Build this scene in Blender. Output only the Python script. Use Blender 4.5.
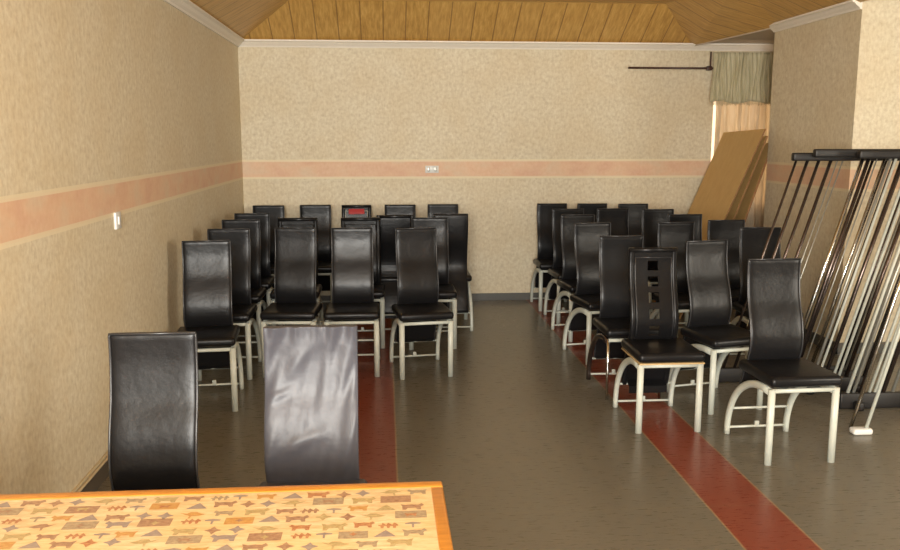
import bpy, bmesh, math, random
from mathutils import Vector, noise
random.seed(7)
for o in list(bpy.data.objects): bpy.data.objects.remove(o)
S = bpy.context.scene
COL = S.collection
R = math.radians

# ------------------------------------------------------------------ camera
F = 850.0
cd = bpy.data.cameras.new('camera'); cam = bpy.data.objects.new('camera', cd); COL.objects.link(cam)
cd.sensor_width = 36; cd.lens = F/900*36
cam.location = (0, 0, 1.6)
PITCH = math.atan(137/F); YAW = math.atan(66/math.hypot(F, 137))
cam.rotation_euler = (math.pi/2-PITCH, 0, -YAW)
S.camera = cam
# ------------------------------------------------------------------ light
S.view_settings.view_transform = 'Standard'; S.view_settings.look = 'None'
S.view_settings.gamma = 1; S.view_settings.use_curve_mapping = False
S.view_settings.exposure = 0.25
w = bpy.data.worlds.new('world'); S.world = w; w.use_nodes = True
bg = w.node_tree.nodes['Background']; bg.inputs[0].default_value = (1.0, .985, .95, 1); bg.inputs[1].default_value = .9

def area(name, loc, target, sx, sy, power, color):
    l = bpy.data.lights.new(name, 'AREA'); l.shape = 'RECTANGLE'; l.size = sx; l.size_y = sy
    l.energy = power; l.color = color
    o = bpy.data.objects.new(name, l); COL.objects.link(o); o.location = loc
    o.rotation_euler = (Vector(target)-Vector(loc)).to_track_quat('-Z', 'Y').to_euler()
    return o
# assumed daylight from behind the camera; the rear window is unseen and not built
area('daylight_rear_window', (-.3, -2.5, 1.75), (1.0, 8.3, 1.75), 1.6, 1.3, 430, (1, .975, .91))
# small flash assumed at the camera, added as near fill
area('camera_flash', (.05, -.05, 1.66), (.4, 6, 1.2), .06, .04, 22, (1, .95, .86))
# warm daylight from an assumed, unseen right window, added to brighten the left wall
area('daylight_side_window', (5.4, .6, 1.5), (-1.35, 2.6, 1.3), 1.8, 1.4, 150, (1, .93, .80))

# ------------------------------------------------------------------ node helpers
def mat(name, base=(.5, .5, .5), rough=.5, metal=0, spec=.5):
    m = bpy.data.materials.new(name); m.use_nodes = True
    b = m.node_tree.nodes['Principled BSDF']
    b.inputs['Base Color'].default_value = (*base, 1); b.inputs['Roughness'].default_value = rough
    b.inputs['Metallic'].default_value = metal; b.inputs['Specular IOR Level'].default_value = spec
    return m, m.node_tree.nodes, m.node_tree.links, b
def mth(N, L, op, a, b=None, c=None):
    n = N.new('ShaderNodeMath'); n.operation = op
    for i, v in enumerate((a, b, c)):
        if v is None: continue
        if isinstance(v, (int, float)): n.inputs[i].default_value = v
        else: L.new(v, n.inputs[i])
    return n.outputs[0]
def mix(N, L, fac, a, b, mode='MIX'):
    n = N.new('ShaderNodeMix'); n.data_type = 'RGBA'; n.blend_type = mode
    for s, v in ((n.inputs[0], fac), (n.inputs[6], a), (n.inputs[7], b)):
        if isinstance(v, (int, float)): s.default_value = v
        elif isinstance(v, tuple): s.default_value = (*v, 1)
        else: L.new(v, s)
    return n.outputs[2]
def pos(N, L, scale=(1, 1, 1)):
    g = N.new('ShaderNodeTexCoord'); v = N.new('ShaderNodeMapping'); v.inputs['Scale'].default_value = scale
    L.new(g.outputs['Object'], v.inputs[0]); return v.outputs[0]
def noi(N, L, vec, scale, detail=3, rough=.5):
    n = N.new('ShaderNodeTexNoise'); n.inputs['Scale'].default_value = scale
    n.inputs['Detail'].default_value = detail; n.inputs['Roughness'].default_value = rough
    L.new(vec, n.inputs['Vector']); return n.outputs[0]
def ramp(N, L, fac, stops):
    n = N.new('ShaderNodeValToRGB'); e = n.color_ramp.elements
    while len(e) < len(stops): e.new(.5)
    for i, (p, c) in enumerate(stops): e[i].position = p; e[i].color = (*c, 1)
    L.new(fac, n.inputs[0]); return n.outputs[0]
def bump(N, L, b, h, strength, dist=.01):
    n = N.new('ShaderNodeBump'); n.inputs['Strength'].default_value = strength; n.inputs['Distance'].default_value = dist
    L.new(h, n.inputs['Height']); L.new(n.outputs[0], b.inputs['Normal'])

# ------------------------------------------------------------------ materials
def wallpaper(name, z0=1.222, z1=1.385, tint=(1, 1, 1)):
    m, N, L, b = mat(name, rough=.55, spec=.35)
    p = pos(N, L)
    a = noi(N, L, p, 34, 6, .6); c = noi(N, L, p, 2.3, 3, .5); d = noi(N, L, pos(N, L, (1, 1, .35)), 60, 3, .6)
    col = ramp(N, L, a, [(.30, (.545, .465, .325)), (.45, (.64, .56, .40)), (.56, (.69, .62, .455)), (.72, (.755, .695, .54))])
    col = mix(N, L, mth(N, L, 'MULTIPLY', ramp(N, L, c, [(.42, (0, 0, 0)), (.62, (1, 1, 1))]), .30), col, (.60, .47, .27))
    col = mix(N, L, .18, col, ramp(N, L, d, [(.35, (.42, .31, .2)), (.65, (.78, .7, .56))]))
    sp = N.new('ShaderNodeSeparateXYZ'); L.new(p, sp.inputs[0]); z = sp.outputs[2]
    inside = mth(N, L, 'MULTIPLY', mth(N, L, 'GREATER_THAN', z, z0), mth(N, L, 'LESS_THAN', z, z1))
    blob = noi(N, L, pos(N, L, (1, 1, 1.6)), 4.5, 3, .5)
    bc = ramp(N, L, blob, [(.3, (.70, .50, .35)), (.5, (.74, .45, .29)), (.68, (.69, .37, .245))])
    bc = mix(N, L, .28, bc, col)
    col = mix(N, L, inside, col, bc)
    e = mth(N, L, 'ADD', mth(N, L, 'LESS_THAN', mth(N, L, 'ABSOLUTE', mth(N, L, 'SUBTRACT', z, z0)), .011),
            mth(N, L, 'LESS_THAN', mth(N, L, 'ABSOLUTE', mth(N, L, 'SUBTRACT', z, z1)), .011))
    col = mix(N, L, mth(N, L, 'MULTIPLY', e, .8), col, (.76, .66, .46))
    if tint != (1, 1, 1): col = mix(N, L, 1.0, col, tint, 'MULTIPLY')
    L.new(col, b.inputs['Base Color']); bump(N, L, b, a, .25, .004)
    return m
M = {}
M['wall'] = wallpaper('wallpaper')

def wood_ceiling(name, axis):
    m, N, L, b = mat(name, rough=.42, spec=.4)
    g = N.new('ShaderNodeTexCoord'); sp = N.new('ShaderNodeSeparateXYZ'); L.new(g.outputs['Object'], sp.inputs[0])
    u = mth(N, L, 'DIVIDE', sp.outputs[axis], .205)
    fr = mth(N, L, 'FRACT', u); idx = mth(N, L, 'FLOOR', u)
    wn = N.new('ShaderNodeTexWhiteNoise'); wn.noise_dimensions = '1D'; L.new(idx, wn.inputs['W'])
    sc = (9, 1.2, 1.2) if axis == 0 else (1.2, 9, 1.2)
    gr = noi(N, L, pos(N, L, sc), 5, 5, .65)
    col = ramp(N, L, gr, [(.3, (.38, .20, .042)), (.5, (.54, .31, .075)), (.7, (.68, .42, .13))])
    col = mix(N, L, mth(N, L, 'MULTIPLY', wn.outputs[0], .35), col, (.60, .36, .11))
    groove = mth(N, L, 'LESS_THAN', fr, .05)
    col = mix(N, L, mth(N, L, 'MULTIPLY', groove, .65), col, (.16, .075, .02))
    L.new(col, b.inputs['Base Color']); bump(N, L, b, mth(N, L, 'SUBTRACT', 1.0, groove), .5, .006)
    return m
M['plank_back'] = wood_ceiling('planks_across', 0); M['plank_side'] = wood_ceiling('planks_along', 1)

def floor_mat():
    m, N, L, b = mat('floor_tiles', rough=.3, spec=.5)
    g = N.new('ShaderNodeTexCoord'); sp = N.new('ShaderNodeSeparateXYZ'); L.new(g.outputs['Object'], sp.inputs[0])
    X, Y = sp.outputs[0], sp.outputs[1]
    p = pos(N, L, (1, 6, 1)); n1 = noi(N, L, p, 14, 6, .7); n2 = noi(N, L, pos(N, L), 1.1, 2, .5)
    col = ramp(N, L, n1, [(.3, (.122, .110, .084)), (.5, (.146, .133, .103)), (.72, (.175, .160, .125))])
    col = mix(N, L, mth(N, L, 'MULTIPLY', n2, .3), col, (.13, .10, .06))
    def band(a, c): return mth(N, L, 'MULTIPLY', mth(N, L, 'GREATER_THAN', X, a), mth(N, L, 'LESS_THAN', X, c))
    red = mth(N, L, 'ADD', band(-.26, .043), band(1.40, 1.70))
    rc = ramp(N, L, n1, [(.3, (.170, .038, .020)), (.7, (.225, .058, .032))])
    col = mix(N, L, red, col, rc)
    gy = mth(N, L, 'LESS_THAN', mth(N, L, 'FRACT', mth(N, L, 'DIVIDE', mth(N, L, 'ADD', Y, .17), .6)), .008)
    gx = None
    for v in (-.26, .043, 1.40, 1.70):
        t = mth(N, L, 'LESS_THAN', mth(N, L, 'ABSOLUTE', mth(N, L, 'SUBTRACT', X, v)), .0045)
        gx = t if gx is None else mth(N, L, 'ADD', gx, t)
    col = mix(N, L, mth(N, L, 'MULTIPLY', gy, .35), col, (.25, .20, .11))
    col = mix(N, L, mth(N, L, 'MULTIPLY', gx, .6), col, (.33, .22, .11))
    L.new(col, b.inputs['Base Color'])
    L.new(mth(N, L, 'ADD', mth(N, L, 'MULTIPLY', n1, .18), .20), b.inputs['Roughness'])
    bump(N, L, b, n1, .12, .003)
    return m
M['floor'] = floor_mat()

def leather(name, base=(.008, .0078, .0085), rough=.32, cr=.30, sc=70, big=.0, spec=.22):
    m, N, L, b = mat(name, base, rough, spec=spec)
    p = pos(N, L); n1 = noi(N, L, p, sc, 3, .6); n2 = noi(N, L, p, 7, 3, .55)
    h = mth(N, L, 'ADD', mth(N, L, 'MULTIPLY', n1, .12), n2)
    bump(N, L, b, h, cr, .012 if not big else big)
    L.new(mth(N, L, 'ADD', mth(N, L, 'MULTIPLY', n2, .15), rough-.07), b.inputs['Roughness'])
    return m
M['leather'] = leather('black_vinyl')
M['leather_worn'] = leather('worn_vinyl', (.058, .059, .072), .38, .3, 60, .012, .30)  # window sheen on black vinyl, put into the colour as a lighter grey
M['piping'] = mat('piping_vinyl', (.03, .03, .032), .28)[0]

def paint(name, base, rough, metal=0.):
    m, N, L, b = mat(name, base, rough, metal)
    n = noi(N, L, pos(N, L), 35, 3, .6)
    c2 = tuple(v*.8 for v in base)
    L.new(mix(N, L, mth(N, L, 'MULTIPLY', n, .6), base, c2), b.inputs['Base Color'])
    return m
M['silver'] = paint('silver_grey_paint', (.54, .565, .50), .38, 0.)
M['chrome'] = paint('chrome_tube', (.75, .75, .74), .14, 1.)
M['dark_metal'] = paint('dark_bronze_tube', (.14, .11, .10), .22, .9)
M['dull_metal'] = paint('dull_grey_tube', (.42, .42, .38), .35, .6)
M['black_plastic'] = paint('black_plastic', (.012, .011, .011), .45)
M['red'] = paint('red_vinyl', (.50, .05, .055), .45)
M['white_plastic'] = paint('white_plastic', (.75, .75, .72), .35)
M['cornice'] = paint('white_plaster', (.88, .82, .72), .6)
M['skirt'] = paint('grey_brown_skirting_tile', (.085, .07, .055), .3)
M['skirt_dark'] = paint('grey_skirting_tile', (.10, .10, .09), .35)
M['cream_trim'] = paint('cream_trim', (.70, .58, .38), .5)
M['rod'] = paint('dark_rod', (.06, .025, .018), .4)
M['soffit'] = paint('grey_brown_soffit', (.50, .42, .32), .6)

def woodm(name, c1, c2, sc, rough=.35):
    m, N, L, b = mat(name, rough=rough)
    n = noi(N, L, pos(N, L, sc), 6, 5, .65)
    L.new(ramp(N, L, n, [(.3, c1), (.7, c2)]), b.inputs['Base Color']); bump(N, L, b, n, .1, .003)
    return m
M['oak'] = woodm('varnished_oak', (.43, .165, .022), (.60, .27, .05), (2, 14, 14), .28)
M['board'] = woodm('tan_hardboard', (.55, .35, .13), (.62, .42, .165), (3, 3, 1), .6)
M['board_edge'] = woodm('board_edge', (.22, .10, .035), (.34, .18, .07), (10, 10, 2), .7)
M['ply'] = woodm('plywood', (.45, .30, .13), (.56, .40, .20), (12, 3, 3), .5)
def laminate():
    m, N, L, b = mat('cream_laminate', rough=.3)
    n = noi(N, L, pos(N, L, (3, 16, 1)), 6, 5, .7); n2 = noi(N, L, pos(N, L), 5, 3, .5)
    c = ramp(N, L, n, [(.3, (.52, .35, .17)), (.5, (.68, .50, .28)), (.68, (.76, .62, .40))])
    c = mix(N, L, ramp(N, L, n2, [(.45, (0, 0, 0)), (.7, (.6, .6, .6))]), c, (.72, .47, .20))
    L.new(c, b.inputs['Base Color']); return m
M['laminate'] = laminate()
def ink(name, c, c2):
    m, N, L, b = mat(name, rough=.3)
    n = noi(N, L, pos(N, L, (2, 3, 1)), 40, 4, .7)
    L.new(ramp(N, L, n, [(.35, c), (.62, c2)]), b.inputs['Base Color']); return m
M['ink_brown'] = ink('brown_print', (.264, .136, .080), (.400, .256, .152))
M['ink_taupe'] = ink('taupe_print', (.272, .192, .120), (.416, .328, .208))
M['ink_orange'] = ink('orange_print', (.440, .216, .056), (.528, .312, .112))
M['ink_olive'] = ink('olive_print', (.360, .256, .104), (.480, .376, .192))
M['ink_grey'] = ink('grey_print', (.256, .200, .176), (.336, .272, .224))
M['ink_rust'] = ink('rust_print', (.336, .120, .048), (.480, .256, .120))
def fabric(name, c1, c2, sc, trans=0):
    m, N, L, b = mat(name, rough=.85, spec=.15)
    n = noi(N, L, pos(N, L, sc), 9, 4, .6)
    L.new(ramp(N, L, n, [(.35, c1), (.65, c2)]), b.inputs['Base Color'])
    if trans:
        t = N.new('ShaderNodeBsdfTranslucent'); L.new(b.inputs['Base Color'].links[0].from_socket, t.inputs[0])
        x = N.new('ShaderNodeMixShader'); x.inputs[0].default_value = trans
        L.new(b.outputs[0], x.inputs[1]); L.new(t.outputs[0], x.inputs[2]); L.new(x.outputs[0], N['Material Output'].inputs[0])
    return m
M['valance'] = fabric('olive_grey_voile', (.42, .375, .23), (.60, .55, .38), (7, 1, .6))
M['curtain'] = fabric('beige_voile', (.76, .68, .54), (.86, .80, .68), (5, 1, .5), .6)
def emit(name, c, s):
    m = bpy.data.materials.new(name); m.use_nodes = True; N = m.node_tree.nodes; L = m.node_tree.links
    b = N['Principled BSDF']; b.inputs['Base Color'].default_value = (.2, .2, .2, 1)
    b.inputs['Emission Color'].default_value = (*c, 1); b.inputs['Emission Strength'].default_value = s
    return m
M['daylit'] = emit('sunlit_pane', (1, .70, .44), 1.5)

# ------------------------------------------------------------------ mesh helpers
class MB:
    def __init__(s): s.bm = bmesh.new(); s.mi = 0
    def _mark(s, faces, smooth):
        for f in faces: f.material_index = s.mi; f.smooth = smooth
    def box(s, x0, x1, y0, y1, z0, z1, bev=0, seg=2, smooth=False):
        r = bmesh.ops.create_cube(s.bm, size=1)
        vs = r['verts']
        for v in vs:
            v.co = Vector(((x0+x1)/2+v.co.x*(x1-x0), (y0+y1)/2+v.co.y*(y1-y0), (z0+z1)/2+v.co.z*(z1-z0)))
        fs = {f for v in vs for f in v.link_faces}
        s._mark(fs, smooth)
        if bev:
            es = {e for v in vs for e in v.link_edges}
            o = bmesh.ops.bevel(s.bm, geom=list(es)+list(vs), offset=bev, segments=seg, affect='EDGES', profile=.5)
            s._mark(o['faces'], True)
            for f in {f for v in o['verts'] for f in v.link_faces}: f.smooth = smooth or bev > 0; f.material_index = s.mi
    def poly(s, pts, smooth=False):
        f = s.bm.faces.new([s.bm.verts.new(p) for p in pts]); f.material_index = s.mi; f.smooth = smooth; return f
    def sweep(s, path, ra, rb=None, n=10, side=Vector((1, 0, 0)), cap=True, power=2.0):
        """tube along path; ra = half size along side, rb = half size across"""
        rb = ra if rb is None else rb
        P = [Vector(p) for p in path]; rings = []
        for i, p in enumerate(P):
            t = (P[min(i+1, len(P)-1)]-P[max(i-1, 0)]).normalized()
            a = side-t*side.dot(t)
            if a.length < 1e-4: a = Vector((0, 1, 0))-t*t.y
            a.normalize(); b = t.cross(a)
            ring = []
            for k in range(n):
                an = 2*math.pi*k/n; c, q = math.cos(an), math.sin(an)
                c = math.copysign(abs(c)**(2/power), c); q = math.copysign(abs(q)**(2/power), q)
                ring.append(s.bm.verts.new(p+a*ra*c+b*rb*q))
            rings.append(ring)
        fs = []
        for i in range(len(rings)-1):
            for k in range(n):
                fs.append(s.bm.faces.new((rings[i][k], rings[i][(k+1) % n], rings[i+1][(k+1) % n], rings[i+1][k])))
        s._mark(fs, True)
        if cap:
            s._mark([s.bm.faces.new(rings[0][::-1]), s.bm.faces.new(rings[-1])], False)
    def build(s, name, mats, parent=None, loc=(0, 0, 0)):
        bmesh.ops.recalc_face_normals(s.bm, faces=s.bm.faces)
        me = bpy.data.meshes.new(name); s.bm.to_mesh(me); s.bm.free()
        for m in (mats if isinstance(mats, (list, tuple)) else [mats]): me.materials.append(m)
        o = bpy.data.objects.new(name, me); COL.objects.link(o); o.location = loc
        if parent: o.parent = parent
        return o
def tag(o, label, cat, group=None, kind=None):
    o['label'] = label; o['category'] = cat
    if group: o['group'] = group
    if kind: o['kind'] = kind
    return o
def struct(o): o['kind'] = 'structure'; return o
def empty(name, loc=(0, 0, 0), rz=0):
    o = bpy.data.objects.new(name, None); COL.objects.link(o); o.location = loc; o.rotation_euler = (0, 0, rz)
    o.empty_display_size = .1; return o
def catmull(pts, n=8):
    P = [Vector(p) for p in pts]; P = [2*P[0]-P[1]]+P+[2*P[-1]-P[-2]]; out = []
    for i in range(1, len(P)-2):
        for k in range(n):
            t = k/n; a, b, c, d = P[i-1:i+3]
            out.append(.5*((2*b)+(c-a)*t+(2*a-5*b+4*c-d)*t*t+(3*b-a-3*c+d)*t**3))
    out.append(P[-2]); return out

# ------------------------------------------------------------------ the room
XL, YB, XR, YE, YP, H = -1.35, 8.3, 3.37, 7.33, 5.97, 2.50
XA = 4.35                       # end of the window recess
m = MB(); m.box(XL-.2, 5.8, -2.6, YB+.2, -.1, 0); struct(m.build('floor', M['floor']))
m = MB(); m.box(XL-.12, XL, -2.6, YB+.12, 0, 3.0); struct(m.build('wall_left', M['wall']))
WX0, WX1, WZ0, WZ1 = 3.235, 4.1, .9, 2.30
m = MB()
m.box(XL, WX0, YB, YB+.12, 0, 3.0); m.box(WX1, XA+.12, YB, YB+.12, 0, 3.0)
m.box(WX0, WX1, YB, YB+.12, 0, WZ0); m.box(WX0, WX1, YB, YB+.12, WZ1, 3.0)
struct(m.build('wall_back', M['wall']))
m = MB(); m.box(XR, 5.6, YP, YE, 0, 3.0); struct(m.build('wall_right', M['wall']))
m = MB(); m.box(XA, XA+.12, YE, YB, 0, 3.0); struct(m.build('wall_recess', M['wall']))
m = MB(); m.box(5.6, 5.72, -2.6, YP, 0, 3.0); struct(m.build('wall_far_right', M['wall']))
m = MB(); m.box(1.1, 5.72, -2.72, -2.6, 0, 3.0); struct(m.build('wall_rear', M['wall']))  # unseen partial rear wall, added to keep world sheen off the right chairs
# hipped wooden ceiling: a sloping rim of planks round a flat panel
RI, HI = .55, .31; H2 = 2.56
ox0, ox1, oy0, oy1 = XL, 3.00, -2.6, YB
ring = [((ox0, oy1, H), (ox1, oy1, H), (ox1-.46, oy1-RI, H+HI), (ox0+RI, oy1-RI, H+HI), 0),
        ((ox0, oy0, H), (ox0, oy1, H), (ox0+RI, oy1-RI, H+HI), (ox0+RI, oy0, H+HI), 1),
        ((ox1, oy1, H), (ox1+.36, YE-.1, H2), (ox1+.36-.6, YE-.7, H+HI), (ox1-.46, oy1-RI, H+HI), 1),
        ((ox1+.36, YE-.1, H2), (ox1+.36, oy0, H2), (ox1+.36-.6, oy0, H+HI), (ox1+.36-.6, YE-.7, H+HI), 1)]
m = MB()
for a, b, c, d, k in ring:
    m.mi = k; m.poly((a, b, c, d)); up = Vector((0, 0, .04))
m.mi = 1
m.poly(((ox0+RI, oy1-RI, H+HI), (ox1-.46, oy1-RI, H+HI), (ox1-.35, YE-.7, H+HI), (ox1-.35, oy0, H+HI), (ox0+RI, oy0, H+HI)))
ce = m.build('ceiling', [M['plank_back'], M['plank_side']]); struct(ce)
sm = ce.modifiers.new('thick', 'SOLIDIFY'); sm.thickness = .04; sm.offset = 0
m = MB(); m.box(3.37, 5.8, -2.6, YP, H2+.14, H2+.22)
struct(m.build('ceiling', M['soffit']))
m = MB(); m.poly(((ox1-.02, YB, H+.001), (ox1+.36, YE-.1, H2+.001), (XR+.01, YE-.1, H2+.001))); m.poly(((ox1-.02, YB, H+.001), (XR+.01, YE-.1, H2+.001), (XA, YE-.1, H2+.001), (XA, YB, H+.001)))
o = struct(m.build('ceiling', M['soffit'])); q = o.modifiers.new('thick', 'SOLIDIFY'); q.thickness = .03; q.offset = 1
# ceiling beads and cornices
m = MB(); z = H+HI-.012
m.sweep([(ox0+RI, oy1-RI, z), (ox1-.46, oy1-RI, z)], .02, .012, 8, Vector((0, 1, 0)), power=4)
m.sweep([(ox0+RI, oy0, z), (ox0+RI, oy1-RI, z)], .02, .012, 8, power=4)
struct(m.build('trim_1', M['plank_side']))
def cornice(name, a, b, inward, H=H):
    a, b, inward = Vector(a), Vector(b), Vector(inward)
    prof = [(0, 0), (.014, 0), (.020, .012), (.040, .026), (.056, .042), (.075, .05), (.075, .064), (0, .064)]
    m = MB(); z0 = H-.062
    n = 24; rings = []
    for i in range(n+1):
        p = a.lerp(b, i/n)
        rings.append([m.bm.verts.new((p.x+inward.x*u, p.y+inward.y*u, z0+v)) for u, v in prof])
    for i in range(n):
        for k in range(len(prof)):
            m.bm.faces.new((rings[i][k], rings[i][(k+1) % 8], rings[i+1][(k+1) % 8], rings[i+1][k]))
    m.bm.faces.new(rings[0]); m.bm.faces.new(rings[-1])
    return struct(m.build(name, M['cornice']))
cornice('trim_2', (XL, -2.6, 0), (XL, YB, 0), (1, 0, 0))
cornice('trim_3', (XL, YB, 0), (XA, YB, 0), (0, -1, 0))
cornice('trim_4', (XR, YP, 0), (XR, YE, 0), (-1, 0, 0), H2)
#cornice('trim_5', (XR-.06, YP, 0), (5.6, YP, 0), (0, -1, 0), H2)
# skirting tiles, topped with a cream bead on the left wall
m = MB(); m.mi = 0; m.box(XL, XL+.012, -2.6, YB, 0, .075); m.mi = 1
m.sweep([(XL+.006, -2.6, .082), (XL+.006, YB, .082)], .008, .007, 8); m.sweep([(XL+.005, -2.6, .105), (XL+.005, YB, .105)], .005, .005, 8)
struct(m.build('baseboard_left', [M['skirt'], M['cream_trim']]))
m = MB(); m.box(XL+.012, XA, YB-.012, YB, 0, .07); struct(m.build('baseboard_back', M['skirt_dark']))
m = MB(); m.box(XR-.012, XR, YP-.012, YE, 0, .085); m.box(XR-.012, 5.6, YP-.012, YP, 0, .085); struct(m.build('baseboard_right', M['skirt_dark']))
# window in the recess, low sun on the panes
win = struct(empty('window_1', (0, YB+.05, 0)))
m = MB()
for a, b in ((WX0, WX0+.012), (WX1-.04, WX1), ((WX0+WX1)/2-.02, (WX0+WX1)/2+.02)): m.box(a, b, -.02, .02, WZ0, WZ1, .004)
for a, b in ((WZ0, WZ0+.04), (WZ1-.04, WZ1)): m.box(WX0, WX1, -.021, .021, a, b, .004)
m.build('window_frame', M['oak'], win)
m = MB(); m.box(WX0+.01, WX1-.03, .0, .008, WZ0+.03, WZ1-.03); m.build('pane', M['daylit'], win)

# ------------------------------------------------------------------ wall fittings
def plate(name, loc, rz, w_, h_, label, cat, double):
    t = tag(empty(name, loc, rz), label, cat)
    m = MB(); m.box(-w_/2, w_/2, -.012, 0, -h_/2, h_/2, .003); m.build('plate', M['white_plastic'], t)
    for x in ((-w_/4, w_/4) if double else (0,)):
        m = MB(); m.box(x-.012, x+.012, -.018, -.011, -.02, .02, .002)
        if double:
            for dz in (-.008, .008): m.box(x-.004, x+.004, -.0195, -.017, dz-.002, dz+.002)
        m.build('socket' if double else 'rocker', M['white_plastic'] if not double else M['dull_metal'], t)
    return t
plate('light_switch', (XL, 4.39, 1.19), math.pi/2, .085, .085, 'small white light switch on the left wall under the pink wallpaper band', 'light switch', False)
plate('wall_socket', (.46, YB, 1.30), 0, .13, .07, 'pale double wall socket set in the pink band of the back wall', 'socket', True)

# ------------------------------------------------------------------ curtain, rod, leaning sheets
t = tag(empty('curtain_rod', (0, YB-.09, 2.265)), 'thin dark curtain rod running along the back wall above the window', 'curtain rod')
m = MB(); m.sweep([(2.345, 0, 0), (3.9, 0, 0)], .010, None, 10, Vector((0, 1, 0))); m.build('rod', M['rod'], t)
for x in (3.15, 3.79):
    m = MB(); m.box(x-.006, x+.006, -.012, -.002, -.02, .155); m.box(x-.035, x+.015, -.018, .018, -.02, .02, .004); m.box(x-.006, x+.006, .0, .09, -.012, .004)
    m.build('bracket', M['rod'], t)
def drape(name, x0, x1, z0, z1, y, amp, waves, mt, parent=None, wav=0, n=160, rows=14, flare=0.):
    m = MB(); V = []
    for j in range(rows+1):
        v = j/rows; row = []
        for i in range(n+1):
            u = i/n
            ph = u*waves*2*math.pi+.8*math.sin(u*9+v*1.5)
            yy = y+amp*(1 if v > .0 else .4)*math.sin(ph)*(.6+.4*math.sin(u*17))
            zz = z1+(z0-z1)*v+wav*v*math.sin(u*13)
            xx = x0+(x1-x0)*u+flare*v*(u-.5)+.01*math.sin(v*5+u*20)
            row.append(m.bm.verts.new((xx, yy, zz)))
        V.append(row)
    for j in range(rows):
        for i in range(n):
            f = m.bm.faces.new((V[j][i], V[j][i+1], V[j+1][i+1], V[j+1][i])); f.smooth = True
    o = m.build(name, mt, parent); s = o.modifiers.new('thick', 'SOLIDIFY'); s.thickness = .003
    return o
t = tag(empty('curtain', (0, 0, 0)), 'pale window curtain under a grey-green pleated valance in the far right corner', 'curtain')
drape('valance', 3.15, 3.82, 1.94, 2.41, YB-.155, .020, 19, M['valance'], t, .012)
m = MB()
for i in range(70):
    x = 3.155+i*.0095; m.sweep([(x, YB-.155, 1.96), (x+random.uniform(-.004, .004), YB-.155, 1.915+random.uniform(-.01, .012))], .0022, None, 4)
m.build('fringe', M['valance'], t)
drape('curtain_panel', 3.240, 3.83, .55, 2.25, YB-.045, .022, 9, M['curtain'], t, .01)

def sheet(y0, y1, xb, xt, th, ztop, drop, label):
    # a hardboard sheet on edge on the floor, leaning on the recess beside the window
    b = Vector((xb, 0, 0)); tp = Vector((xt, 0, ztop)); d = (tp-b).normalized(); nn = Vector((d.z, 0, -d.x))
    m = MB(); c = []
    for yy, extra in ((y0, .0), (y1, -drop)):
        for q, k in ((b, 0), (tp, 0), (tp, 1), (b, 1)):
            p = q+nn*th*k+(d*extra if q is tp else Vector()); c.append(Vector((p.x, yy, max(p.z, 0.002))))
    vs = [m.bm.verts.new(p) for p in c]
    for k, idx in enumerate(((0, 1, 2, 3), (7, 6, 5, 4), (0, 4, 5, 1), (1, 5, 6, 2), (2, 6, 7, 3), (3, 7, 4, 0))):
        f = m.bm.faces.new([vs[i] for i in idx]); f.material_index = 0 if k == 2 else 1
    o = m.build('hardboard_sheet', [M['board'], M['board_edge']])
    return tag(o, label, 'board', 'sheets leaning in the far right corner')
sheet(7.27, 8.15, 2.615, 3.305, .012, 1.68, .03, 'large tan hardboard sheet leaning in the far corner below the curtain')
sheet(7.29, 8.10, 2.75, 3.335, .014, 1.62, .03, 'brown board leaning just behind the large tan sheet, its edge showing')
sheet(7.345, 8.06, 2.92, 3.41, .02, 1.56, .03, 'rearmost board of the leaning stack, closest to the right wall')

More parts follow.
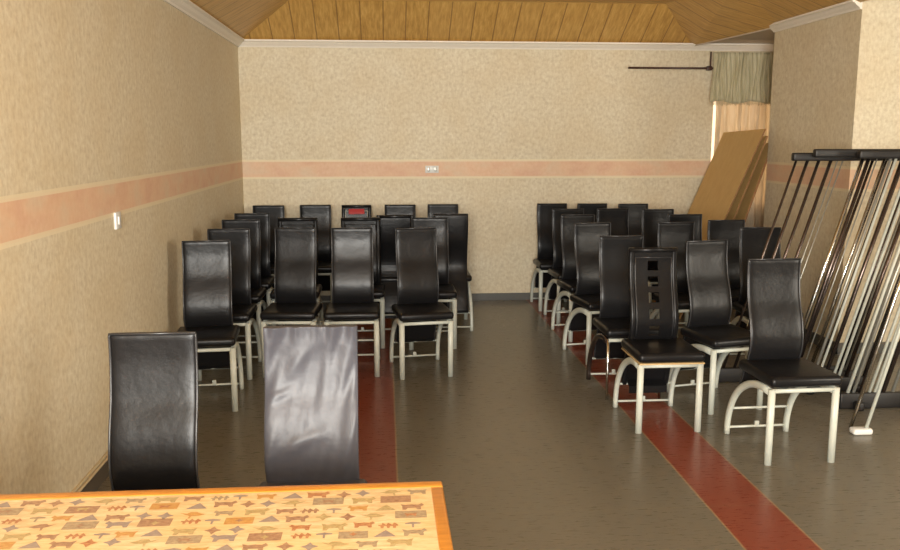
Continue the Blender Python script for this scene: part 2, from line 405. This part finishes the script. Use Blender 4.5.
# ------------------------------------------------------------------ chairs
PROF = [(.245, .045), (.225, .15), (.180, .30), (.125, .42), (.094, .50), (.088, .57), (.108, .66), (.142, .76), (.160, .86), (.164, .93), (.163, .975)]
def prof(low):
    return [p for p in catmull([(0, y, z) for y, z in PROF if z >= low], 5)]
def backrest(m, w_, low, th=.016, wr=0.0, seed=0, nx=24):
    P = prof(low)
    if wr: P = [P[0].lerp(P[0], 0)]+[a.lerp(b, k/3) for a, b in zip(P[:-1], P[1:]) for k in (1, 2, 3)]
    nx = 44 if wr else nx
    rows = []; n = len(P)
    for i, p in enumerate(P):
        t = (P[min(i+1, n-1)]-P[max(i-1, 0)]).normalized(); nn = Vector((0, -t.z, t.y))
        e = min(1, (n-1-i)/2.0+.25) if i > n-4 and not wr else 1
        ring = []
        K = nx*2
        for k in range(K):
            an = 2*math.pi*k/K; c, s = math.cos(an), math.sin(an)
            u = math.copysign(abs(c)**.30, c); v = math.copysign(abs(s)**.55, s)
            if wr:
                h = k/nx if k < nx else (k-nx)/nx
                u = math.sin(math.pi/2*(1-2*h))*(1 if k < nx else -1)
                v = max(0, 1-min(1, abs(u))**6.6)**.27*(1 if k < nx else -1)
            # pad bulges a little at the edges, hollow along the middle
            dish = .004*math.cos(u*math.pi/2)
            co = p+Vector((1, 0, 0))*(w_/2*u)-nn*0
            d = th*v*(.65+.35*e)-(dish if v > 0 else 0)
            if wr and v > 0:
                q = Vector((u*w_*3+seed, co.z*3.2-u*w_*5, seed))
                d += wr*(noise.noise(Vector((u*1.5-co.z*4.5, co.z*1.6, seed))*1.5)+.45*noise.noise(Vector((u*3.2-co.z*5, co.z*2.5, seed+3))*1.5))
                for (ua, za, ub, zb, am, sg) in ((.20, .96, -.75, .76, .0060, .022), (.42, .96, .20, .66, .0045, .020), (-.95, .725, -.35, .77, .0045, .014), (-.70, .565, .35, .63, .0060, .022), (-.30, .95, -.55, .82, .003, .016), (.8, .94, .55, .70, .0035, .02)):
                    px, pz = u*.15, co.z; ax, bx = ua*.15, ub*.15
                    tt = max(0, min(1, ((px-ax)*(bx-ax)+(pz-za)*(zb-za))/((bx-ax)**2+(zb-za)**2)))
                    dd = math.hypot(px-ax-tt*(bx-ax), pz-za-tt*(zb-za))
                    d += am*math.exp(-(dd/sg)**2)*math.sin(math.pi*(.08+.84*tt))
                top = max(0, (co.z-.91)/.065); d += .0045*top*math.sin(u*26+3*math.sin(u*5))
            co = co+nn*d
            ring.append(m.bm.verts.new(co))
        rows.append(ring)
    K = nx*2
    for i in range(n-1):
        for k in range(K):
            f = m.bm.faces.new((rows[i][k], rows[i][(k+1) % K], rows[i+1][(k+1) % K], rows[i+1][k])); f.smooth = True
    m.bm.faces.new(rows[0][::-1]); m.bm.faces.new(rows[-1])
def chair(name, w_=.285, low=.09, kind='plain', legm='silver', skin='leather', wr=0, seed=0):
    t = empty(name)
    m = MB(); sw = .185
    # seat cushion with a crowned top and drooping front
    nx_, ny_ = 12, 14
    m.box(-sw, sw, -.25, .13, .398, .452, .022, 4, True)
    m.build('seat', M[skin], t)
    if kind == 'cutout':
        m = MB(); m.box(-sw+.004, sw-.004, -.246, .12, .389, .397, .002); m.build('seat_board', M['ply'], t)
    if kind in ('plain',):
        m = MB(); backrest(m, w_, low, .016, wr, seed); m.build('backrest', M[skin], t)
        P = [p for p in prof(low)]
        m = MB()
        def edge(x, off): return [p+Vector((x, 0, 0)) for p in P]
        L_ = [Vector((-w_/2, p.y-.010, p.z)) for p in P]; Rr = [Vector((w_/2, p.y-.010, p.z)) for p in P]
        if wr == 0:
            top = P[-1]
            m.sweep(L_[:-1]+[Vector((-w_/2+.002, top.y-.01, top.z)), ], .0042, None, 6)
            m.sweep(Rr[:-1]+[Vector((w_/2-.002, top.y-.01, top.z)), ], .0042, None, 6)
            m.sweep([(-w_/2, top.y-.012, top.z), (w_/2, top.y-.012, top.z)], .0042, None, 6, Vector((0, 1, 0)))
            m.build('piping', M['piping'], t)
    else:
        P = prof(low); w2 = w_/2-.017
        m = MB()
        path = [Vector((-w2, p.y, p.z)) for p in P[:-1]]+[Vector((-w2+.006, P[-1].y, P[-1].z-.012)), Vector((-w2+.02, P[-1].y, P[-1].z-.004)), Vector((w2-.02, P[-1].y, P[-1].z-.004)), Vector((w2-.006, P[-1].y, P[-1].z-.012))]+[Vector((w2, p.y, p.z)) for p in P[:-1][::-1]]
        # padded border: a flat padded strip following the outline
        m.sweep(path[:len(P)-1]+[Vector((-w2, P[-1].y, P[-1].z))], .017, .015, 10, Vector((1, 0, 0)), power=3)
        m.sweep([Vector((w2, p.y, p.z)) for p in P], .017, .015, 10, Vector((1, 0, 0)), power=3)
        tp = P[-1]; m.sweep([(-w2-.012, tp.y-.002, tp.z-.013), (w2+.012, tp.y-.002, tp.z-.013)], .014, .0145, 10, Vector((0, 0, 1)), power=3)
        m.build('back_frame', M[skin], t)
        # inner panel
        m = MB(); xs = [-w2+.012, -.031, .031, w2-.012]; zs = None
        holes = [.505, .60, .692, .782, .872] if kind == 'cutout' else []
        cuts = sorted([low+.02]+[h+d for h in holes for d in (-.028, .028)]+[.955]+[z_ for z_ in (.15, .25, .35, .45, .55, .65, .74, .83, .92) if low+.03 < z_ and all(abs(z_-h) > .04 for h in holes)])
        def yat(z_):
            for a, b in zip(P[:-1], P[1:]):
                if a.z <= z_ <= b.z: return a.y+(b.y-a.y)*(z_-a.z)/(b.z-a.z)
            return P[-1].y
        def infill(x0, x1, za, zb, mi=0):
            sub = 4; m.mi = mi
            for k in range(sub):
                a = za+(zb-za)*k/sub; b = za+(zb-za)*(k+1)/sub
                m.poly(((x0, yat(a)-.004, a), (x1, yat(a)-.004, a), (x1, yat(b)-.004, b), (x0, yat(b)-.004, b)), False)
        for za, zb in zip(cuts[:-1], cuts[1:]):
            hole = any(za < h < zb for h in holes)
            infill(xs[0], xs[1], za, zb); infill(xs[2], xs[3], za, zb)
            if not hole: infill(xs[1], xs[2], za, zb)
        bmesh.ops.remove_doubles(m.bm, verts=m.bm.verts, dist=.0005)
        o = m.build('back_panel', M[skin], t); s = o.modifiers.new('thick', 'SOLIDIFY'); s.thickness = .010; s.offset = 0
        m = MB(); w3 = w2-.019
        Q = [Vector((0, yat(z_)-.014, z_)) for z_ in [.47+.05*k for k in range(10)]]
        for sx in (-1, 1): m.sweep([q+Vector((sx*w3, 0, 0)) for q in Q], .0035, None, 6)
        e = Q[-1]; m.sweep([(-w3, e.y, e.z+.0), (w3, e.y, e.z+.0)], .0035, None, 6, Vector((0, 0, 1)))
        m.build('piping', M['silver'] if kind == 'window' else M['piping'], t)
        if kind == 'window':
            m = MB(); m.box(-.075, .075, -.006, .006, -.028, .028, .004)
            o = m.build('red_inset', M['red'], t, (0, yat(.915)-.014, .915)); o.rotation_euler = (-.45, 0, 0)
            o['label'] = 'red rectangular inset near the top of the backrest'
    # frame
    lx, fy = .166, -.218
    for sx in (-1, 1):
        m = MB(); r = .009 if legm == 'chrome' else .0185
        m.sweep([(sx*lx, fy, 0), (sx*lx, fy, .20), (sx*lx, fy, .386)], r, r*.85, 12); m.build('front_leg', M[legm], t)
        m = MB(); pts = [(sx*lx, fy, .366)]
        for k in range(0, 19):
            a = math.pi/2*k/18; pts.append((sx*(lx+.004*math.sin(a)**2), -.13+.375*math.sin(a), .372*math.cos(a)**.9 if k < 18 else 0))
        m.sweep(pts, .0145, .0195, 10, power=2.6); m.build('rear_leg', M['dark_metal' if legm == 'chrome' else 'silver'], t)
    m = MB(); m.sweep([(-lx, fy, .377), (lx, fy, .377)], .011, .010, 8, Vector((0, 0, 1)), power=3.5); m.build('front_rail', M['silver'], t)
    for zz in (.035, .15):
        a = math.acos(min(1, (zz/.372)**(1/.9))); yy = -.13+.375*math.sin(a)
        m = MB(); m.sweep([(-lx-.01, yy, zz), (lx+.01, yy, zz)], .007, None, 8, Vector((0, 0, 1)))
        if zz < .1: m.box(-.012, .012, yy-.008, yy+.008, zz, zz+.03, .003)
        m.build('stretcher', M['silver'], t)
    return t
used = {}
protos = {}
def copy_tree(o, parent=None):
    c = o.copy(); COL.objects.link(c)
    if parent: c.parent = parent
    for ch in list(o.children): copy_tree(ch, c)
    return c
G = {'L': 'black chairs in the left block', 'R': 'black chairs in the right block'}
KIND = dict(long=dict(), short=dict(low=.30), framed=dict(kind='framed', w_=.31), window=dict(kind='window', w_=.28, low=.30),
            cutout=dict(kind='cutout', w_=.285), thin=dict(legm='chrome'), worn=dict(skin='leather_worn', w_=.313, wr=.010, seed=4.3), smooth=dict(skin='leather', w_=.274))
def put(kind, x, y, rot, group, label, tilt=0, cat='chair'):
    if kind not in protos:
        protos[kind] = o = chair('dining_chair', **KIND[kind])
    else: o = copy_tree(protos[kind])
    o.location = (x, y, 0); o.rotation_euler = (0, 0, R(rot)); tag(o, label, cat, group)
    return o
TAB = 'black chairs drawn up to the table'
# two at the table
put('smooth', -.756, 2.60, 0, TAB, 'smooth black high-back chair beyond the table, the one by the left wall')
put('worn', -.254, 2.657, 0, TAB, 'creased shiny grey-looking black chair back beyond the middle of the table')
# left block
put('long', -1.085, 5.14, 5, G['L'], 'black high-back chair just behind the smooth table chair, foremost of the left wall file')
put('short', -1.085, 5.83, 0, G['L'], 'black chair along the left wall, second behind the table chairs')
put('long', -1.11, 6.50, 0, G['L'], 'black chair along the left wall, third of the wall file from the front')
put('long', -1.11, 7.06, 0, G['L'], 'black chair along the left wall, fourth of the file, just before the corner chair')
put('short', -.640, 5.86, -4, G['L'], 'black chair with diagonal glossy creases directly behind the creased table chair')
put('short', -.232, 5.83, 0, G['L'], 'black front-row chair over the left red floor stripe, middle of three abreast')
put('long', .237, 5.775, 8, G['L'], 'black front-row chair at the aisle, standing right of the left red stripe')
put('framed', -.690, 6.63, 0, G['L'], 'black chair with padded border right behind the diagonally creased chair')
put('framed', -.195, 6.62, 0, G['L'], 'black chair with padded border directly in front of the red-inset chair')
put('long', .355, 6.56, 0, G['L'], 'black chair peeking out right behind the aisle front-row chair')
put('framed', .085, 7.15, 180, G['L'], 'black bordered chair turned to the back wall, seen from behind between its neighbours')
put('long', .545, 7.19, 180, G['L'], 'black chair turned to the back wall at the aisle edge of the left block')
BK = 'black chairs standing along the back wall'
put('long', -1.085, 7.90, 0, BK, 'black chair in the left corner against the back wall')
put('long', -.652, 7.92, 0, BK, 'black chair against the back wall, between the corner chair and red-inset chair')
put('window', -.267, 7.91, 0, BK, 'black chair with a red inset and silver line atop its backrest, at the back wall')
put('long', .144, 7.90, 0, BK, 'black chair at the back wall, next right of the red-inset chair')
put('long', .552, 7.92, 0, BK, 'black back-wall chair at the left edge of the central aisle')
put('long', 1.605, 7.93, 0, BK, 'black back-wall chair at the right edge of the central aisle')
put('long', 1.99, 7.90, 0, BK, 'black back-wall chair, second right of the central aisle')
put('long', 2.375, 7.84, 0, BK, 'black back-wall chair nearest to the leaning tan sheets')
# right block
put('long', 1.635, 7.31, 3, G['R'], 'black chair on the right red stripe, second from the back along the aisle')
put('short', 1.60, 6.73, 6, G['R'], 'black chair on the right red stripe, third from the back along the aisle')
put('long', 1.565, 6.05, 9, G['R'], 'black chair with a big arched grey rear leg showing, aisle side of the right block')
put('thin', 1.52, 5.20, 0, G['R'], 'black chair on thin chrome front legs behind the cut-out chair')
put('cutout', 1.540, 4.60, 0, G['R'], 'black chair with five square cut-outs down its backrest, on the red stripe')
put('long', 2.035, 7.32, 0, G['R'], 'black chair in the second row from the back wall, inner one of two')
put('long', 2.415, 7.22, 0, G['R'], 'black chair in the second row from the back wall, beside the leaning sheets')
put('long', 2.476, 6.70, 0, G['R'], 'black chair whose top just overlaps the left foot of the tan sheet')
put('short', 2.19, 6.05, 5, G['R'], 'black chair behind the space between the cut-out chair and its right neighbour')
put('long', 2.01, 4.915, 12, G['R'], 'black chair right of the cut-out chair, turned slightly right')
put('short', 2.621, 6.19, 0, G['R'], 'black chair directly before the brown board edges')
put('long', 2.63, 5.64, -5, G['R'], 'black chair behind the foremost right chair, a leaning metal tube crossing its top')
put('short', 2.035, 4.105, 2, G['R'], 'foremost black chair of the right block, arched legs clearly seen, beside the metal racks')

# ------------------------------------------------------------------ racks of tubes by the right wall
def rack(y, x0, dx, H_, tubes, label, barx, top_r=.016, zbar=None, foot=True):
    """flat frame parallel to the back wall, its tubes slanting to the right"""
    t = tag(empty('tube_rack', (x0, y, 0)), label, 'rack', 'metal racks leaning on the right')
    if foot:
        for u in (.30, .62):
            m = MB(); m.box(u, u+.05, -.062, .062, 0, .055, .012); m.build('foot', M['black_plastic'], t)
    s = dx/H_
    m = MB(); m.box(barx[0], barx[1], -.022, .022, H_-.010, H_+.042, .010); m.build('top_bar', M['black_plastic'], t)
    for u, r, k in tubes:
        m = MB(); m.sweep([(u, 0, .03), (u+dx, 0, H_)], r, None, 10); m.build('tube', M[k], t)
    us = [u for u, _, _ in tubes]
    m = MB(); m.box(min(us)-.03, max(us)+.03, -.018, .018, 0.002, .10, .008); m.build('bottom_bar', M['black_plastic'], t)
    return t
rack(5.30, 2.18, .43, 1.465, [(0.02, .008, 'dark_metal'), (.095, .010, 'dark_metal'), (.17, .010, 'dark_metal'), (.25, .011, 'dark_metal'), (.295, .004, 'dull_metal'), (.33, .004, 'dull_metal'), (.53, .009, 'dark_metal'), (.62, .010, 'dark_metal'), (.74, .010, 'dark_metal'), (.86, .010, 'dark_metal')],
     'metal rack standing farthest back of the leaning racks, its bar end reaching farthest left', (.42, 1.42))
rack(5.18, 2.24, .42, 1.49, [(.345, .012, 'chrome'), (.385, .012, 'dark_metal'), (.44, .004, 'dull_metal'), (.49, .009, 'chrome'), (.56, .011, 'dark_metal'), (.60, .006, 'dull_metal'), (.68, .011, 'dark_metal'), (.73, .006, 'dull_metal'), (.80, .013, 'chrome')],
     'metal rack with dark top bar just before the rearmost one', (.44, 1.30))
rack(5.04, 2.34, .42, 1.485, [(.34, .009, 'dull_metal'), (.375, .008, 'silver'), (.42, .012, 'dark_metal'), (.475, .009, 'silver'), (.51, .009, 'silver'), (.56, .012, 'dark_metal'), (.63, .009, 'dull_metal'), (.68, .012, 'dark_metal')],
     'metal rack with bright tubes in the middle of the leaning group', (.55, 1.2))
rack(4.70, 2.47, .42, 1.51, [(.25, .010, 'silver'), (.285, .010, 'dull_metal'), (.33, .013, 'dark_metal'), (.385, .009, 'silver'), (.42, .009, 'silver'), (.47, .013, 'dark_metal'), (.53, .010, 'dull_metal'), (.60, .012, 'dark_metal')],
     'nearest metal rack at the right edge, densely set with dark and grey tubes', (.64, 1.15))
t = tag(empty('tube_stand', (2.565, 4.32, 0)), 'pair of thin white-footed metal tubes leaning in front of the racks', 'stand')
m = MB(); m.sweep([(-.015, 0, .02), (.45, .10, 1.5)], .0095, None, 10); m.build('tube', M['chrome'], t)
m = MB(); m.sweep([(.045, -.05, .03), (.50, .05, 1.5)], .0095, None, 10); m.build('tube', M['silver'], t)
m = MB(); m.box(-.035, .075, -.075, -.015, 0, .035, .012, 3); o = m.build('foot', M['white_plastic'], t); o['label'] = 'white plastic foot'

# ------------------------------------------------------------------ table in the foreground
tb = tag(empty('dining_table', (-.56, 1.52, 0)), 'wooden table with cream printed laminate top and orange-brown edge in the foreground', 'table')
TX0, TX1, TY0, TY1, TZ = -.74, .695, -.42, .50, .75
m = MB()
for a in ((TX0, TX1, TY1-.038, TY1), (TX0, TX1, TY0, TY0+.038), (TX1-.032, TX1, TY0+.038, TY1-.038), (TX0, TX0+.032, TY0+.038, TY1-.038)):
    m.box(*a, TZ-.035, TZ+.002, .006, 3)
m.build('edge_trim', M['oak'], tb)
m = MB(); m.mi = 0; m.box(TX0+.03, TX1-.03, TY0+.036, TY1-.036, TZ-.03, TZ)
zz = TZ+.0006
def put_poly(pts, mi):
    m.mi = mi; m.poly([(x, y, zz) for x, y in pts])
def shape(cx, cy, kind, s, mi, fl=1):
    if kind != 'rect' and s > .012: s *= 1.22
    if kind == 'rect':
        put_poly([(cx-s, cy-s*.52), (cx+s, cy-s*.52), (cx+s, cy+s*.52), (cx-s, cy+s*.52)], mi)
    elif kind == 'tri': put_poly([(cx-s, cy-s*.6), (cx+s, cy-s*.6), (cx+s*.1, cy+s*.7)], mi)
    elif kind == 'star':
        put_poly([(cx+s*(1 if k % 2 == 0 else .5)*math.cos(k*math.pi/4), cy+s*(1 if k % 2 == 0 else .5)*math.sin(k*math.pi/4)) for k in range(8)], mi)
    elif kind == 'bird':
        put_poly([(cx+fl*x*s, cy+y*s) for x, y in ((-1.2, .0), (-.7, .15), (-.2, .55), (.5, .6), (.8, .2), (1.5, .45), (.9, -.05), (.45, -.3), (.5, -.9), (.3, -.9), (.2, -.35), (-.5, -.35))], mi)
    elif kind == 'beast':
        put_poly([(cx+fl*x*s, cy+y*s) for x, y in ((-1.4, .35), (-1.1, .85), (-.7, .5), (0, .62), (.7, .5), (1.3, .8), (1.1, .1), (1.1, -.75), (.7, -.75), (.5, -.3), (-.4, -.3), (-.6, -.75), (-1, -.75), (-.95, .0))], mi)
    elif kind == 'comb':
        put_poly([(cx-s, cy+.1*s), (cx-s, cy-.1*s), (cx-.8*s, cy-.1*s), (cx-.75*s, cy-.6*s), (cx-.5*s, cy-.6*s), (cx-.45*s, cy-.1*s), (cx-.2*s, cy-.1*s), (cx-.1*s, cy-.6*s), (cx+.1*s, cy-.6*s), (cx+.2*s, cy-.1*s), (cx+.45*s, cy-.1*s), (cx+.5*s, cy-.6*s), (cx+.75*s, cy-.6*s), (cx+.8*s, cy-.1*s), (cx+s, cy-.1*s), (cx+s, cy+.1*s), (cx+.6*s, cy+.6*s), (cx+.4*s, cy+.1*s), (cx, cy+.6*s), (cx-.2*s, cy+.1*s), (cx-.6*s, cy+.6*s), (cx-.7*s, cy+.1*s)], mi)
    elif kind == 'tee':
        put_poly([(cx-s, cy+.3*s), (cx-s*.9, cy+.05*s), (cx-.15*s, cy+.0*s), (cx-.12*s, cy-.9*s), (cx+.12*s, cy-.9*s), (cx+.15*s, cy+.0*s), (cx+s*.9, cy+.05*s), (cx+s, cy+.3*s), (cx, cy+.6*s)], mi)
# rows of printed motifs, the same sequence repeating with a sideways shift from row to row
seq = [('rect', .036, 0), ('comb', .018, 1), ('tee', .015, 2), ('rect', .032, 3), ('tri', .020, 2), ('beast', .017, 0), ('star', .016, 0), ('star', .016, 2), ('bird', .018, 4), ('rect', .036, 5), ('beast', .018, 4)]
MI = [1, 6, 5, 3, 4, 2]
rr = random.Random(11)
TABLE = [  # world metres relative to table base, from the far edge: (x, y, motif, size, ink)
]
yrow = TY1-.062; r_ = 0
while yrow > TY0+.06:
    x = TX0+.06+(.03 if r_ % 2 else .09); k = r_*4
    while x < TX1-.075:
        kd, s_, ii = seq[k % len(seq)]; k += 1
        wd = s_*(1.6 if kd in ('beast', 'bird') else 1.05)
        if kd == 'rect' and r_ % 2 == 0: kd, s_, wd = 'beast', .015, .024
        if x+2*wd > TX1-.04: break
        shape(x+wd, yrow+rr.uniform(-.004, .004), kd, s_, MI[ii] if rr.random() < .8 else rr.choice(MI), rr.choice((-1, 1)))
        if kd == 'rect':
            zz += .0003; shape(x+wd, yrow, 'star' if rr.random() < .5 else 'beast', s_*.3, rr.choice((1, 4, 6))); zz -= .0003
        x += 2*wd+rr.uniform(.010, .022)
    yrow -= .040 if r_ % 2 == 0 else .047
    r_ += 1
m.build('tabletop', [M['laminate'], M['ink_brown'], M['ink_taupe'], M['ink_orange'], M['ink_olive'], M['ink_grey'], M['ink_rust']], tb)
m = MB(); a, b_, c, d = TX0+.09, TX1-.09, TY0+.09, TY1-.09
m.box(a, b_, c, c+.02, TZ-.12, TZ-.036); m.box(a, b_, d-.02, d, TZ-.12, TZ-.036); m.box(a, a+.02, c+.02, d-.02, TZ-.12, TZ-.036); m.box(b_-.02, b_, c+.02, d-.02, TZ-.12, TZ-.036)
m.build('apron', M['oak'], tb)
for x in (TX0+.08, TX1-.08):
    for y in (TY0+.08, TY1-.08):
        m = MB(); m.box(x-.025, x+.025, y-.025, y+.025, 0, TZ-.036, .004); m.build('leg', M['oak'], tb)
